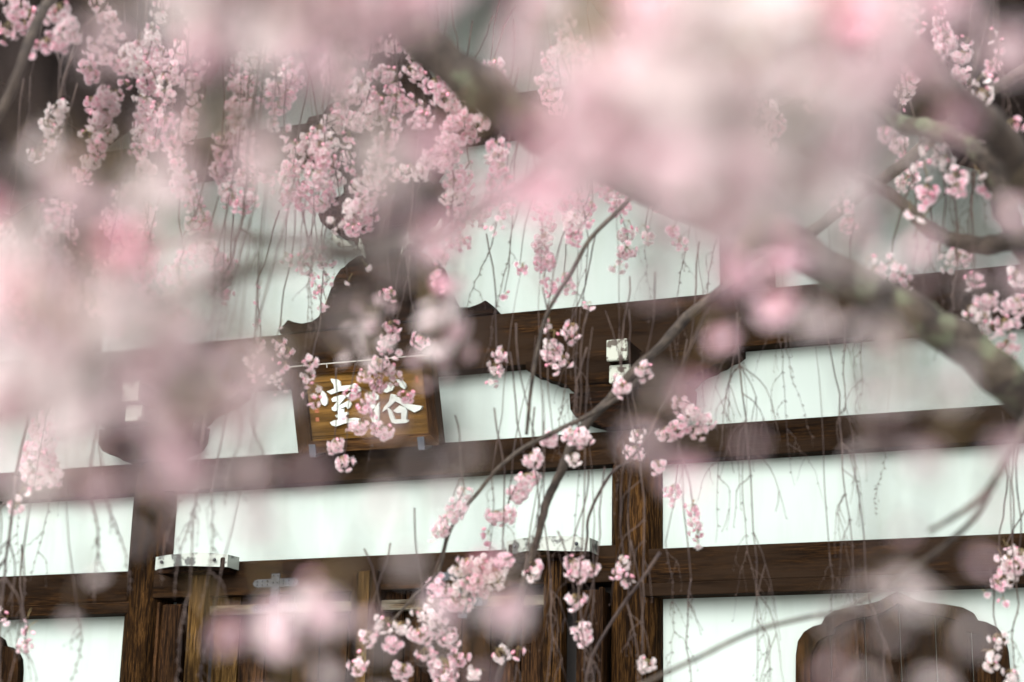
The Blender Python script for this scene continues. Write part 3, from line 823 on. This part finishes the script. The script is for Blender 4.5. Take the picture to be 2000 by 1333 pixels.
def bare(px, py, d, length, n_side=5, r=0.0026, drift=0.0, seed_amp=0.02):
    """a bare hanging shoot with fine side twigs; length in metres"""
    r *= rnd.uniform(0.5, 0.95)
    p = at(px, py, d)
    q = p + Vector((drift * length, rnd.uniform(-.05, .05), -length))
    main = wander(p, q, 14, seed_amp)
    head = wander(p + Vector((rnd.uniform(-.08, .08) - drift * 0.3, rnd.uniform(-.05, .05), rnd.uniform(0.35, 0.7))), p, 7, 0.014)
    paths = [([tl(v) for v in head], r * 0.35, r * 0.9), ([tl(v) for v in main], r * 0.9, r * 0.25)]
    for k in range(1, 14):
        e = main[k] + RIGHT * rnd.choice((-1, 1)) * rnd.uniform(0.003, 0.007) + Vector((0, 0, -0.004))
        paths.append(([tl(main[k]), tl(e)], 0.0018, 0.001))
    for k in range(n_side):
        i = rnd.randint(1, 11)
        a = main[i]
        sgn = rnd.choice((-1, 1))
        L = rnd.uniform(0.08, 0.30) * min(1.0, length)
        out_ = RIGHT * sgn * rnd.uniform(0.12, 0.5) * L
        pts = [a, a + out_ * 0.7 + Vector((0, 0, -0.3 * L)), a + out_ + Vector((rnd.uniform(-.02, .02), rnd.uniform(-.03, .03), -L))]
        sp_ = spline(pts, 4)
        sp_ = [v + Vector((rnd.uniform(-1, 1), rnd.uniform(-1, 1), 0)) * 0.0025 for v in sp_]
        paths.append(([tl(v) for v in sp_], r * 0.55, r * 0.2))
        for b2 in sp_[2::2]:
            e = b2 + RIGHT * rnd.choice((-1, 1)) * rnd.uniform(0.002, 0.004) + Vector((0, 0, -0.003))
            paths.append(([tl(b2), tl(e)], 0.0013, 0.0007))
        if rnd.random() < 0.6:
            j = rnd.randint(2, len(sp_) - 3)
            b2 = sp_[j]
            L2 = L * rnd.uniform(0.3, 0.6)
            e = b2 - RIGHT * sgn * rnd.uniform(0.1, 0.4) * L2 + Vector((0, 0, -L2))
            paths.append(([tl(v) for v in wander(b2, e, 4, 0.004)], r * 0.4, r * 0.28))
    return twig_mesh(paths)

# shoots near the board and door (about five metres away)
STR = [
    (5.2, [(505, 560, 14), (500, 592, 17), (502, 632, 20), (508, 673, 26), (498, 690, 24), (487, 708, 26), (505, 727, 30, 1), (492, 737, 24)]),
    (5.1, [(548, 640, 16), (545, 673, 26), (556, 687, 30, 1), (540, 704, 20), (556, 721, 25), (537, 741, 27), (553, 760, 24), (538, 771, 16)]),
    (5.0, [(608, 711, 34, 1), (603, 735, 30, 0), (598, 750, 24), (618, 766, 25, 0), (600, 780, 25), (617, 791, 24)]),
    (4.9, [(765, 640, 32, 2), (762, 664, 36, 1), (748, 682, 30, 2), (776, 694, 24), (740, 713, 38, 1), (757, 724, 36, 1), (716, 737, 36, 1), (740, 755, 34, 2), (722, 778, 28, 1), (690, 770, 34, 2), (712, 797, 32, 2), (728, 818, 24, 2), (700, 836, 38, 1), (745, 845, 42, 1), (676, 828, 24, 1)]),
    (4.9, [(818, 668, 36, 2), (770, 740, 30), (795, 778, 34, 2)]),
    (4.9, [(657, 873, 38, 1)]), (4.8, [(672, 907, 36, 1)]),
    (4.8, [(758, 577, 32, 2)]), (4.7, [(720, 524, 20, 0)]), (5.0, [(678, 553, 20, 0)]),
    (4.7, [(880, 480, 26), (862, 506, 38), (850, 536, 28, 2), (855, 562, 26, 2)]),
    (4.9, [(1018, 527, 28, 2)]), (5.0, [(985, 580, 24, 2)]), (5.0, [(1062, 470, 36), (1055, 488, 40), (1070, 512, 34), (1060, 550, 26), (1075, 562, 34), (1085, 580, 26)]),
    (5.0, [(1105, 545, 28), (1110, 565, 30), (1150, 600, 22)]),
    (4.9, [(975, 694, 32, 1), (983, 713, 24), (968, 722, 32), (972, 738, 22), (963, 750, 22)]),
    (4.8, [(1068, 632, 24, 0), (1075, 655, 26), (1072, 676, 28), (1080, 692, 46, 1), (1098, 706, 34, 1), (1085, 722, 26)]),
    (4.8, [(1114, 645, 36, 1), (1112, 664, 26)]),
    (4.4, [(1256, 727, 38, 1)]), (4.4, [(1213, 757, 46, 1)]),
    (4.4, [(1075, 860, 42, 1)], ), (4.4, [(1112, 853, 36, 1), (1138, 857, 42, 1)]), (4.4, [(1042, 900, 46, 1)]), (4.4, [(1120, 901, 30, 0)]),
    (4.7, [(1245, 853, 30), (1238, 886, 38, 1), (1285, 914, 32, 1)]),
    (4.8, [(1314, 962, 32), (1312, 982, 26)]), (4.8, [(1352, 998, 32), (1358, 1022, 28), (1362, 1045, 28), (1364, 1068, 20)]),
    (4.5, [(1032, 940, 46, 1), (1012, 966, 52, 1), (992, 1008, 46, 1), (968, 1012, 42, 1), (948, 1053, 28, 2)]),
    (4.4, [(908, 966, 34), (893, 995, 42), (882, 1014, 40), (860, 1038, 42), (845, 1048, 24)]),
    (4.4, [(1118, 1108, 44, 1), (1144, 1112, 46, 1), (1130, 1124, 36, 1)]),
    (4.5, [(1218, 1102, 30), (1208, 1122, 30), (1222, 1140, 28), (1238, 1135, 16, 0)]),
    (4.4, [(985, 1098, 40), (940, 1108, 50, 0), (912, 1104, 42), (965, 1130, 56, 0), (925, 1140, 46), (940, 1155, 40), (895, 1120, 40)]),
    (4.4, [(1040, 1124, 36, 0), (1050, 1110, 30)]),
    (4.4, [(850, 1145, 44), (873, 1165, 50), (898, 1152, 44), (882, 1182, 42), (838, 1176, 24, 0), (905, 1180, 40)]),
    (4.3, [(1124, 1177, 38, 1)]), (4.3, [(1138, 1230, 36, 1), (1139, 1248, 38, 1)]),
    (4.3, [(748, 1222, 36, 0), (722, 1247, 38, 1), (786, 1228, 32, 0), (766, 1260, 42, 2)]),
    (4.3, [(708, 1292, 30), (698, 1306, 36, 1)]),
    (4.4, [(822, 1200, 30, 0), (845, 1210, 40), (820, 1243, 46, 1), (855, 1228, 46), (878, 1250, 46), (832, 1281, 36, 1), (862, 1306, 60), (892, 1290, 44), (785, 1312, 46), (925, 1318, 32), (870, 1330, 50)]),
    (4.4, [(980, 1281, 36, 0), (1015, 1278, 24)]),
    (4.5, [(1262, 1300, 40, 0)]),
    (4.6, [(1330, 790, 40), (1352, 812, 50), (1378, 826, 42), (1362, 846, 34), (1325, 838, 44), (1300, 850, 34)]),
    (3.6, [(1735, 262, 40, 1), (1762, 262, 22, 0), (1745, 285, 26)]),
    (3.5, [(1850, 268, 40), (1822, 300, 42, 0), (1840, 318, 38, 0), (1800, 338, 36, 0), (1812, 380, 46, 2), (1806, 400, 34, 2)]),
    (3.4, [(1895, 255, 46, 1), (1918, 262, 34), (1868, 350, 48, 1), (1872, 372, 40, 2), (1930, 368, 48, 2), (1918, 345, 24, 0), (1970, 405, 28, 2)]),
    (3.5, [(1952, 296, 40), (1940, 318, 34), (1980, 250, 40), (1800, 430, 24, 0), (1775, 420, 28)]),
    (3.9, [(1742, 525, 44), (1712, 538, 44), (1758, 548, 38), (1775, 565, 24, 0), (1700, 515, 30)]),
    (3.9, [(1838, 502, 24, 0), (1862, 505, 36, 0), (1882, 505, 36), (1850, 528, 26, 0)]),
    (3.8, [(1905, 550, 40), (1892, 556, 30), (1928, 592, 50, 1), (1902, 612, 38), (1888, 630, 28, 0), (1918, 628, 40), (1935, 645, 38, 0)]),
    (3.7, [(1988, 545, 44), (1982, 600, 52, 1), (1965, 640, 44), (1972, 682, 46, 1), (1950, 696, 38, 1), (1925, 670, 28)]),
    (4.4, [(1952, 1252, 34, 0), (1940, 1282, 32, 0), (1935, 1302, 30, 0), (1975, 1322, 34, 0)]),
    (4.5, [(1990, 1085, 40), (1985, 1110, 44), (1968, 1130, 38), (1950, 1145, 30), (1928, 1162, 22)]),
    (3.6, [(108, 28, 60, 1), (132, 62, 56, 1), (92, 88, 46, 2), (60, 102, 34, 2), (118, 90, 40, 2)]),
    (4.6, [(197, 12, 40), (215, 40, 44, 1), (200, 28, 36), (218, 75, 44, 1), (185, 95, 46, 1), (205, 115, 32), (170, 130, 40, 2), (180, 152, 36, 2)]),
    (4.6, [(250, 110, 50, 0), (240, 130, 46), (262, 132, 44, 0)]),
    (4.5, [(118, 212, 38, 0), (108, 228, 40), (92, 248, 36, 0), (104, 262, 30), (98, 285, 28), (68, 306, 30, 0)]),
    (4.7, [(205, 190, 48), (185, 205, 44, 2), (212, 220, 50), (190, 240, 46, 1), (175, 262, 34, 0), (212, 262, 44), (190, 290, 46, 2), (178, 318, 44, 0), (162, 345, 38)]),
    (4.0, [(30, 20, 60, 1), (45, 40, 60), (20, 60, 40), (15, 75, 30)]),
    (4.4, [(520, 22, 34, 0), (508, 40, 30), (500, 62, 36), (488, 84, 42, 0), (512, 96, 44, 1), (540, 70, 36, 0), (555, 100, 40)]),
    (4.6, [(650, 68, 48, 1), (675, 60, 40, 1), (620, 92, 40), (590, 88, 44), (655, 100, 40)]),
    (4.8, [(705, 105, 44), (732, 92, 42, 1), (718, 88, 30), (766, 92, 42, 1), (748, 148, 36, 1), (722, 148, 30, 2), (764, 150, 36, 1)]),
    (4.7, [(815, 112, 24, 0), (820, 120, 26, 0), (808, 142, 36, 1), (818, 152, 32, 1)]),
    (4.7, [(778, 188, 34, 2), (795, 205, 38, 2), (818, 212, 32, 1), (828, 232, 36, 1), (815, 240, 34, 1), (812, 238, 28, 1)]),
    (4.6, [(708, 175, 40), (728, 196, 50, 2), (722, 216, 44, 1), (706, 240, 46, 1), (690, 245, 34), (690, 190, 40)]),
    (4.5, [(850, 172, 48), (872, 165, 40), (868, 195, 52, 1), (890, 215, 40), (905, 235, 50, 2), (882, 245, 42, 2), (918, 268, 36), (940, 240, 44, 1), (955, 215, 40)]),
    (4.7, [(875, 280, 44), (855, 300, 50), (838, 318, 44, 0), (870, 318, 46, 1), (795, 335, 36), (822, 340, 40), (780, 342, 36)]),
    (4.8, [(748, 285, 44), (735, 310, 42, 0), (728, 330, 40), (718, 355, 44, 0)]),
    (4.8, [(738, 372, 30), (720, 398, 44), (700, 412, 50, 1), (712, 432, 46), (690, 425, 42), (690, 452, 34, 2), (676, 440, 28), (650, 438, 26), (655, 455, 18, 0)]),
    (5.1, [(512, 342, 18, 2), (522, 352, 26), (505, 350, 18, 0), (540, 352, 20)]),
    (5.0, [(566, 330, 40), (560, 352, 34), (600, 335, 44, 1), (598, 372, 40, 2), (572, 382, 42, 1), (590, 400, 34)]),
    (5.0, [(640, 325, 46), (655, 352, 38, 0), (630, 368, 44, 2), (645, 385, 36), (622, 402, 42)]),
    (5.0, [(640, 280, 44), (660, 240, 20, 0), (610, 270, 44), (590, 290, 40), (620, 300, 50)]),
]
for d, cl in STR:
    string(d, cl, up=rnd.uniform(130, 330))

# looser fill where the photo shows a haze of finer bloom behind the near flowers
def fill(n, x0, x1, y0, y1, d0, d1, k0=3, k1=8, s0=24, s1=46, ups=(100, 300)):
    for i in range(n):
        x, y = rnd.uniform(x0, x1), rnd.uniform(y0, y1)
        d = rnd.uniform(d0, d1)
        cl = []
        for k in range(rnd.randint(k0, k1)):
            cl.append((x, y, rnd.uniform(s0, s1)))
            x += rnd.uniform(-18, 16)
            y += rnd.uniform(10, 34)
        string(d, cl, up=rnd.uniform(*ups))
fill(15, 240, 460, -40, 300, 4.4, 5.4, 4, 9, 22, 44)
fill(9, 700, 930, 40, 300, 4.5, 5.2, 2, 5, 24, 42)
fill(12, 230, 480, 330, 520, 4.6, 5.4)
fill(10, 0, 240, 400, 560, 4.4, 5.2)
fill(14, 460, 700, 40, 300, 4.5, 5.4, 4, 9, 22, 44)
fill(22, 880, 1330, 0, 380, 4.4, 5.4)
fill(16, 1300, 1760, 0, 380, 4.4, 5.4)
fill(8, 1700, 2000, 0, 140, 3.8, 4.8)
fill(7, 1040, 1330, 380, 470, 4.6, 5.2, 2, 5, 20, 36)
fill(8, 540, 640, 470, 520, 5.0, 5.4, 2, 5, 14, 26)
fill(4, 300, 460, 500, 540, 5.0, 5.4, 2, 5, 18, 34)
fill(6, 0, 110, 790, 880, 4.0, 4.6, 3, 6, 22, 42)
fill(2, 0, 60, 1180, 1230, 4.2, 4.6, 2, 4, 20, 30)
fill(3, 1860, 2000, 1040, 1100, 4.4, 4.8, 2, 4, 16, 26)

# bare hanging shoots
for a in [(1440, 610, 4.7, 1.02, 12, 0.0042, 0.03), (1446, 620, 4.7, 0.6, 7, 0.0026, -0.1), (1500, 560, 4.8, 0.55, 7, 0.0024, 0.12), (1530, 600, 4.8, 0.4, 4, 0.002, 0.2),
          (1640, 770, 4.5, 0.9, 8, 0.0036, 0.02), (1660, 480, 4.6, 0.5, 6, 0.0026, 0.02), (1650, 640, 4.7, 0.45, 6, 0.0022, 0.05), (1730, 870, 4.8, 0.2, 1, 0.0018, -0.15),
          (1450, 950, 4.7, 0.6, 8, 0.0026, 0.1), (1380, 640, 4.8, 0.35, 4, 0.002, -0.05), 
          (1210, 640, 4.5, 0.5, 5, 0.0024, -0.05), (1150, 470, 4.8, 0.55, 5, 0.0022, -0.04), (1000, 450, 4.9, 0.42, 4, 0.002, -0.15), (960, 480, 4.9, 0.3, 3, 0.002, -0.2), 
          (1120, 700, 4.6, 0.7, 6, 0.0024, 0.0), (1105, 750, 4.6, 0.25, 3, 0.002, -0.05), (1250, 900, 4.5, 0.7, 7, 0.0028, 0.03), 
          (1130, 1140, 4.3, 0.4, 5, 0.003, -0.02), (1160, 1150, 4.4, 0.4, 5, 0.003, 0.08), (1225, 1180, 4.4, 0.35, 4, 0.003, 0.1), (1075, 1130, 4.4, 0.4, 4, 0.0026, -0.05),
          (1020, 1180, 4.4, 0.35, 4, 0.0026, -0.1), (960, 930, 4.5, 0.4, 5, 0.0022, -0.05), (1000, 920, 4.5, 0.3, 4, 0.002, -0.05), (1060, 930, 4.5, 0.35, 4, 0.0022, -0.05), 
          (1300, 1060, 4.6, 0.35, 5, 0.0024, 0.0), (1350, 1130, 4.5, 0.4, 5, 0.0026, 0.02), (1620, 1080, 4.6, 0.4, 5, 0.0026, 0.05), (1700, 1180, 4.5, 0.3, 2, 0.003, 0.1), (1990, 1180, 4.4, 0.3, 5, 0.0026, -0.1),
          (30, 930, 3.8, 0.6, 9, 0.0050, 0.06), (45, 1080, 3.9, 0.4, 6, 0.0036, -0.02), (60, 900, 4.4, 0.3, 4, 0.002, 0.1), (170, 950, 3.4, 0.22, 2, 0.003, 0.1), (205, 960, 3.4, 0.2, 2, 0.003, 0.35), (100, 860, 4.4, 0.35, 3, 0.002, -0.02), (150, 1180, 3.6, 0.2, 2, 0.0028, 0.1),
          (385, 930, 3.6, 0.25, 4, 0.003, -0.08), (425, 900, 3.6, 0.32, 4, 0.003, 0.02), (350, 930, 3.6, 0.22, 2, 0.0024, -0.1), (370, 1160, 3.4, 0.25, 4, 0.003, -0.1), (420, 1190, 3.6, 0.2, 3, 0.003, -0.15),
          (480, 300, 3.2, 0.30, 1, 0.0042, -0.18), (500, 290, 3.2, 0.36, 1, 0.0034, -0.15), (430, 480, 3.4, 0.22, 2, 0.003, -0.05), (600, 560, 4.6, 0.35, 2, 0.002, 0.0), (620, 470, 4.8, 0.3, 3, 0.0022, 0.05), (660, 420, 4.8, 0.25, 3, 0.0022, 0.02), (500, 760, 3.2, 0.18, 1, 0.003, 0.05), (465, 800, 3.0, 0.16, 1, 0.003, -0.2),
          (760, 560, 4.8, 0.5, 2, 0.0022, -0.1), (800, 500, 4.8, 0.4, 2, 0.0022, -0.15), (1350, 430, 4.8, 0.4, 6, 0.002, -0.1), (1400, 450, 4.8, 0.4, 6, 0.002, -0.1), (1270, 430, 4.9, 0.3, 4, 0.002, -0.05),
          (1850, 130, 3.8, 0.4, 5, 0.0024, 0.0), (1900, 140, 3.8, 0.35, 5, 0.0024, 0.02), (1950, 120, 3.8, 0.35, 6, 0.0024, 0.0), (1770, 300, 3.8, 0.35, 3, 0.003, 0.0), (1850, 330, 3.5, 0.4, 4, 0.003, 0.0), (1900, 380, 3.4, 0.35, 3, 0.003, 0.0), (1820, 440, 4.0, 0.25, 3, 0.0026, 0.05),
          (700, 120, 4.8, 0.35, 5, 0.0024, 0.15), (740, 150, 4.8, 0.3, 4, 0.0026, 0.12), (780, 160, 4.8, 0.3, 4, 0.0022, -0.1), (850, 200, 4.8, 0.25, 3, 0.0022, -0.25), (110, 100, 4.4, 0.3, 3, 0.003, 0.05), (60, 150, 4.2, 0.25, 2, 0.003, -0.2)]:
    bare(*a)

# near sprays, within arm's reach of the lens: (px, py, distance m, size m, pinkness)
NEAR = [
    # veil along the top left
    (270, 0, .45, .034, 1), (360, -30, .44, .036, 0), (330, 70, .50, .022, 0), (470, -30, .45, .040, 1), (590, 0, .46, .040, 1), (700, 0, .45, .040, 1), (800, -20, .46, .036, 1), (650, 50, .5, .024, 1),
    (470, 195, .42, .026, 1), (420, 290, .42, .024, 1), (560, 190, .42, .024, 0), (640, 300, .42, .024, 0), (540, 290, .46, .020, 1), (690, 200, .46, .018, 0),
    (75, 325, .55, .020, 0), (115, 375, .52, .024, 0), (165, 430, .48, .026, 0),
    # left mass
    (640, 555, .40, .014, 0), (70, 570, .44, .034, 1), (175, 520, .44, .026, 0), (-20, 620, .46, .026, 1), (30, 670, .46, .034, 1), (180, 640, .44, .036, 0), (300, 570, .46, .024, 1), (110, 780, .46, .034, 1), (255, 730, .46, .028, 0), (0, 790, .46, .030, 1), (330, 660, .46, .022, 0), (250, 450, .44, .022, 0), (400, 560, .42, .018, 0),
    (265, 785, .50, .026, 0), (440, 740, .50, .022, 0), (400, 830, .46, .026, 1), (490, 895, .46, .026, 1), (300, 840, .46, .024, 1), (560, 930, .50, .018, 1), (200, 850, .46, .024, 0),
    # middle
    (900, 385, .44, .026, 2), (1000, 370, .44, .026, 2), (790, 430, .40, .014, 1), (1080, 320, .44, .030, 2), (1090, 420, .46, .022, 1), (960, 290, .44, .018, 1),
    # right mass
    (1190, 150, .43, .040, 1), (1285, 85, .44, .032, 2), (1400, 50, .43, .045, 0), (1220, 260, .43, .040, 1), (1350, 210, .43, .042, 0), (1480, 225, .48, .024, 2), (1360, 330, .43, .042, 1), (1500, 330, .44, .042, 0), (1545, 120, .43, .045, 0),
    (1650, 220, .45, .036, 1), (1690, 60, .45, .040, 1), (1610, 350, .46, .030, 0), (1830, 60, .46, .032, 1), (1940, -10, .46, .026, 1), (1450, 430, .48, .028, 2), (1250, 400, .46, .028, 1), (1160, 30, .45, .036, 0), (1770, 170, .48, .026, 1), (1060, 40, .5, .020, 0), (1700, 340, .5, .022, 1),
    (1480, 555, .72, .034, 2), (1525, 510, .72, .030, 2), (1440, 610, .72, .022, 1), (1660, 610, .60, .026, 0), (1690, 690, .60, .022, 1), (1745, 430, .60, .026, 1), (1960, 490, .55, .022, 0), (1600, 560, .6, .018, 0),
    (1800, 830, .52, .026, 0), (1910, 840, .52, .026, 1), (1700, 840, .60, .020, 0), (1960, 930, .55, .02, 1),
    (1790, 1095, .58, .018, 0), (1935, 1050, .58, .017, 1), (1735, 1150, .50, .012, 0), (1690, 1235, .52, .014, 0), (1850, 1270, .48, .016, 0), (1640, 1315, .52, .014, 1),
    (1330, 830, .48, .024, 1), (1400, 900, .52, .020, 1), (1260, 800, .50, .016, 0),
    # blurred spray beside the board
    (862, 505, 1.15, .026, 2), (850, 548, 1.1, .028, 1), (872, 590, 1.1, .032, 0), (838, 625, 1.1, .030, 0), (888, 645, 1.1, .030, 1), (850, 680, 1.1, .030, 0), (890, 705, 1.12, .026, 0), (835, 720, 1.12, .022, 1),
    (720, 590, 1.6, .019, 1), (745, 606, 1.6, .019, 0), (702, 650, 1.4, .022, 0), (735, 650, 1.4, .020, 0), (700, 690, 1.4, .022, 0), (728, 682, 1.4, .018, 0),
    # bottom
    (930, 1185, .70, .034, 1), (890, 1275, .55, .016, 1), (590, 1220, .66, .034, 1), (560, 1200, .66, .020, 0), (500, 1285, .62, .028, 2), (650, 1250, .66, .028, 0), (825, 1030, .56, .020, 0),
    (300, 1045, .52, .014, 0), (150, 1150, .80, .020, 0), (770, 890, .52, .020, 0), (860, 895, .52, .016, 0), (740, 1310, .6, .018, 0),
    # thin petals that soften the left side
    (60, 470, .42, .022, 0), (330, 460, .42, .020, 0), (420, 640, .42, .020, 0), (360, 760, .42, .022, 1), (480, 690, .42, .018, 0), (130, 700, .42, .024, 0), (250, 620, .42, .022, 1), (60, 850, .44, .022, 0), (400, 890, .44, .018, 1), (450, 925, .46, .016, 0),
    (200, 370, .44, .018, 0), (690, 350, .42, .016, 1), (760, 330, .42, .014, 1), (1580, 460, .5, .018, 0), (1850, 560, .5, .014, 0), (1720, 760, .55, .016, 1), (970, 1130, .6, .018, 0),
]
for px, py, d, s, pk in NEAR:
    p = at(px, py, d)
    rise = rnd.uniform(0.10, 0.16) * (1 if d < 1 else 2)
    q = p + UP * rise + RIGHT * rnd.uniform(-0.03, 0.03)
    path = [tl(v) for v in wander(q, p + Vector((0, 0, 0.014)), 6, 0.004)]
    if s >= 0.030:
        tw = twig_mesh([(path, 0.0006, 0.0006)])
        blossom(p, s, pk, tw, d)
        continue
    # a loose spray: two or three flowers on stalks of their own, turned different ways
    k = 3 if s > 0.021 else 2
    ang = rnd.uniform(0, 6.28)
    spots = []
    for i in range(k):
        a = ang + i * 6.28 / k + rnd.uniform(-0.5, 0.5)
        spots.append(p + (RIGHT * math.cos(a) + UP * math.sin(a) * 1.2) * s * rnd.uniform(0.35, 0.6) + FWD * rnd.uniform(-0.01, 0.01))
    tw = twig_mesh([(path, 0.0006, 0.0006)] + [([tl(v) for v in wander(p + Vector((0, 0, 0.014)), e + Vector((0, 0, 0.003)), 3, 0.001)], 0.0007, 0.0006) for e in spots])
    for i, e in enumerate(spots):
        blossom(e, s * rnd.uniform(0.58, 0.82), max(0, min(2, pk + rnd.choice((-1, 0, 0, 1)))), tw, d)

# the clusters that show largest are objects of their own under their twig, the rest one mass
QUEUE.sort(key=lambda t: -t[0])
for sz, mtx, me, tw in QUEUE[:300]:
    o = bpy.data.objects.new('blossom_cluster', me)
    COL.objects.link(o)
    o.parent = tw
    o.matrix_parent_inverse = Matrix.Identity(4)
    o.matrix_local = mtx
rest = QUEUE[300:]
if rest:
    import numpy as np
    cache = {}
    def arrays(me):
        if me.name not in cache:
            me.calc_loop_triangles()
            nv, ntr = len(me.vertices), len(me.loop_triangles)
            co = np.empty(nv * 3, np.float32); me.vertices.foreach_get('co', co)
            tri = np.empty(ntr * 3, np.int32); me.loop_triangles.foreach_get('vertices', tri)
            pi = np.empty(ntr, np.int32); me.loop_triangles.foreach_get('polygon_index', pi)
            pm = np.empty(len(me.polygons), np.int32); me.polygons.foreach_get('material_index', pm)
            col = np.empty(nv * 4, np.float32); me.attributes['tint'].data.foreach_get('color', col)
            cache[me.name] = (co.reshape(-1, 3), tri.reshape(-1, 3), pm[pi], col.reshape(-1, 4))
        return cache[me.name]
    cos, tris, mis, cols, n0 = [], [], [], [], 0
    for sz, mtx, me, tw in rest:
        co, tri, mi, col = arrays(me)
        A = np.array(mtx, np.float32)
        cos.append(co @ A[:3, :3].T + A[:3, 3]); tris.append(tri + n0); mis.append(mi); cols.append(col)
        n0 += len(co)
    cos, tris, mis, cols = (np.concatenate(q) for q in (cos, tris, mis, cols))
    me = bpy.data.meshes.new('blossoms')
    me.vertices.add(len(cos)); me.vertices.foreach_set('co', cos.ravel())
    me.loops.add(len(tris) * 3); me.loops.foreach_set('vertex_index', tris.ravel())
    me.polygons.add(len(tris)); me.polygons.foreach_set('loop_start', np.arange(len(tris), dtype=np.int32) * 3)
    me.polygons.foreach_set('material_index', mis.astype(np.int32))
    me.polygons.foreach_set('use_smooth', np.ones(len(tris), bool))
    me.attributes.new('tint', 'FLOAT_COLOR', 'POINT').data.foreach_set('color', cols.ravel())
    me.update(calc_edges=True)
    me.validate()
    for k in ('petal', 'stalk', 'bud'):
        me.materials.append(M[k])
    o = link('blossoms', me, None, T)
    o['kind'] = 'stuff'
print('CLUSTERS', len(QUEUE), 'rest', len(rest))
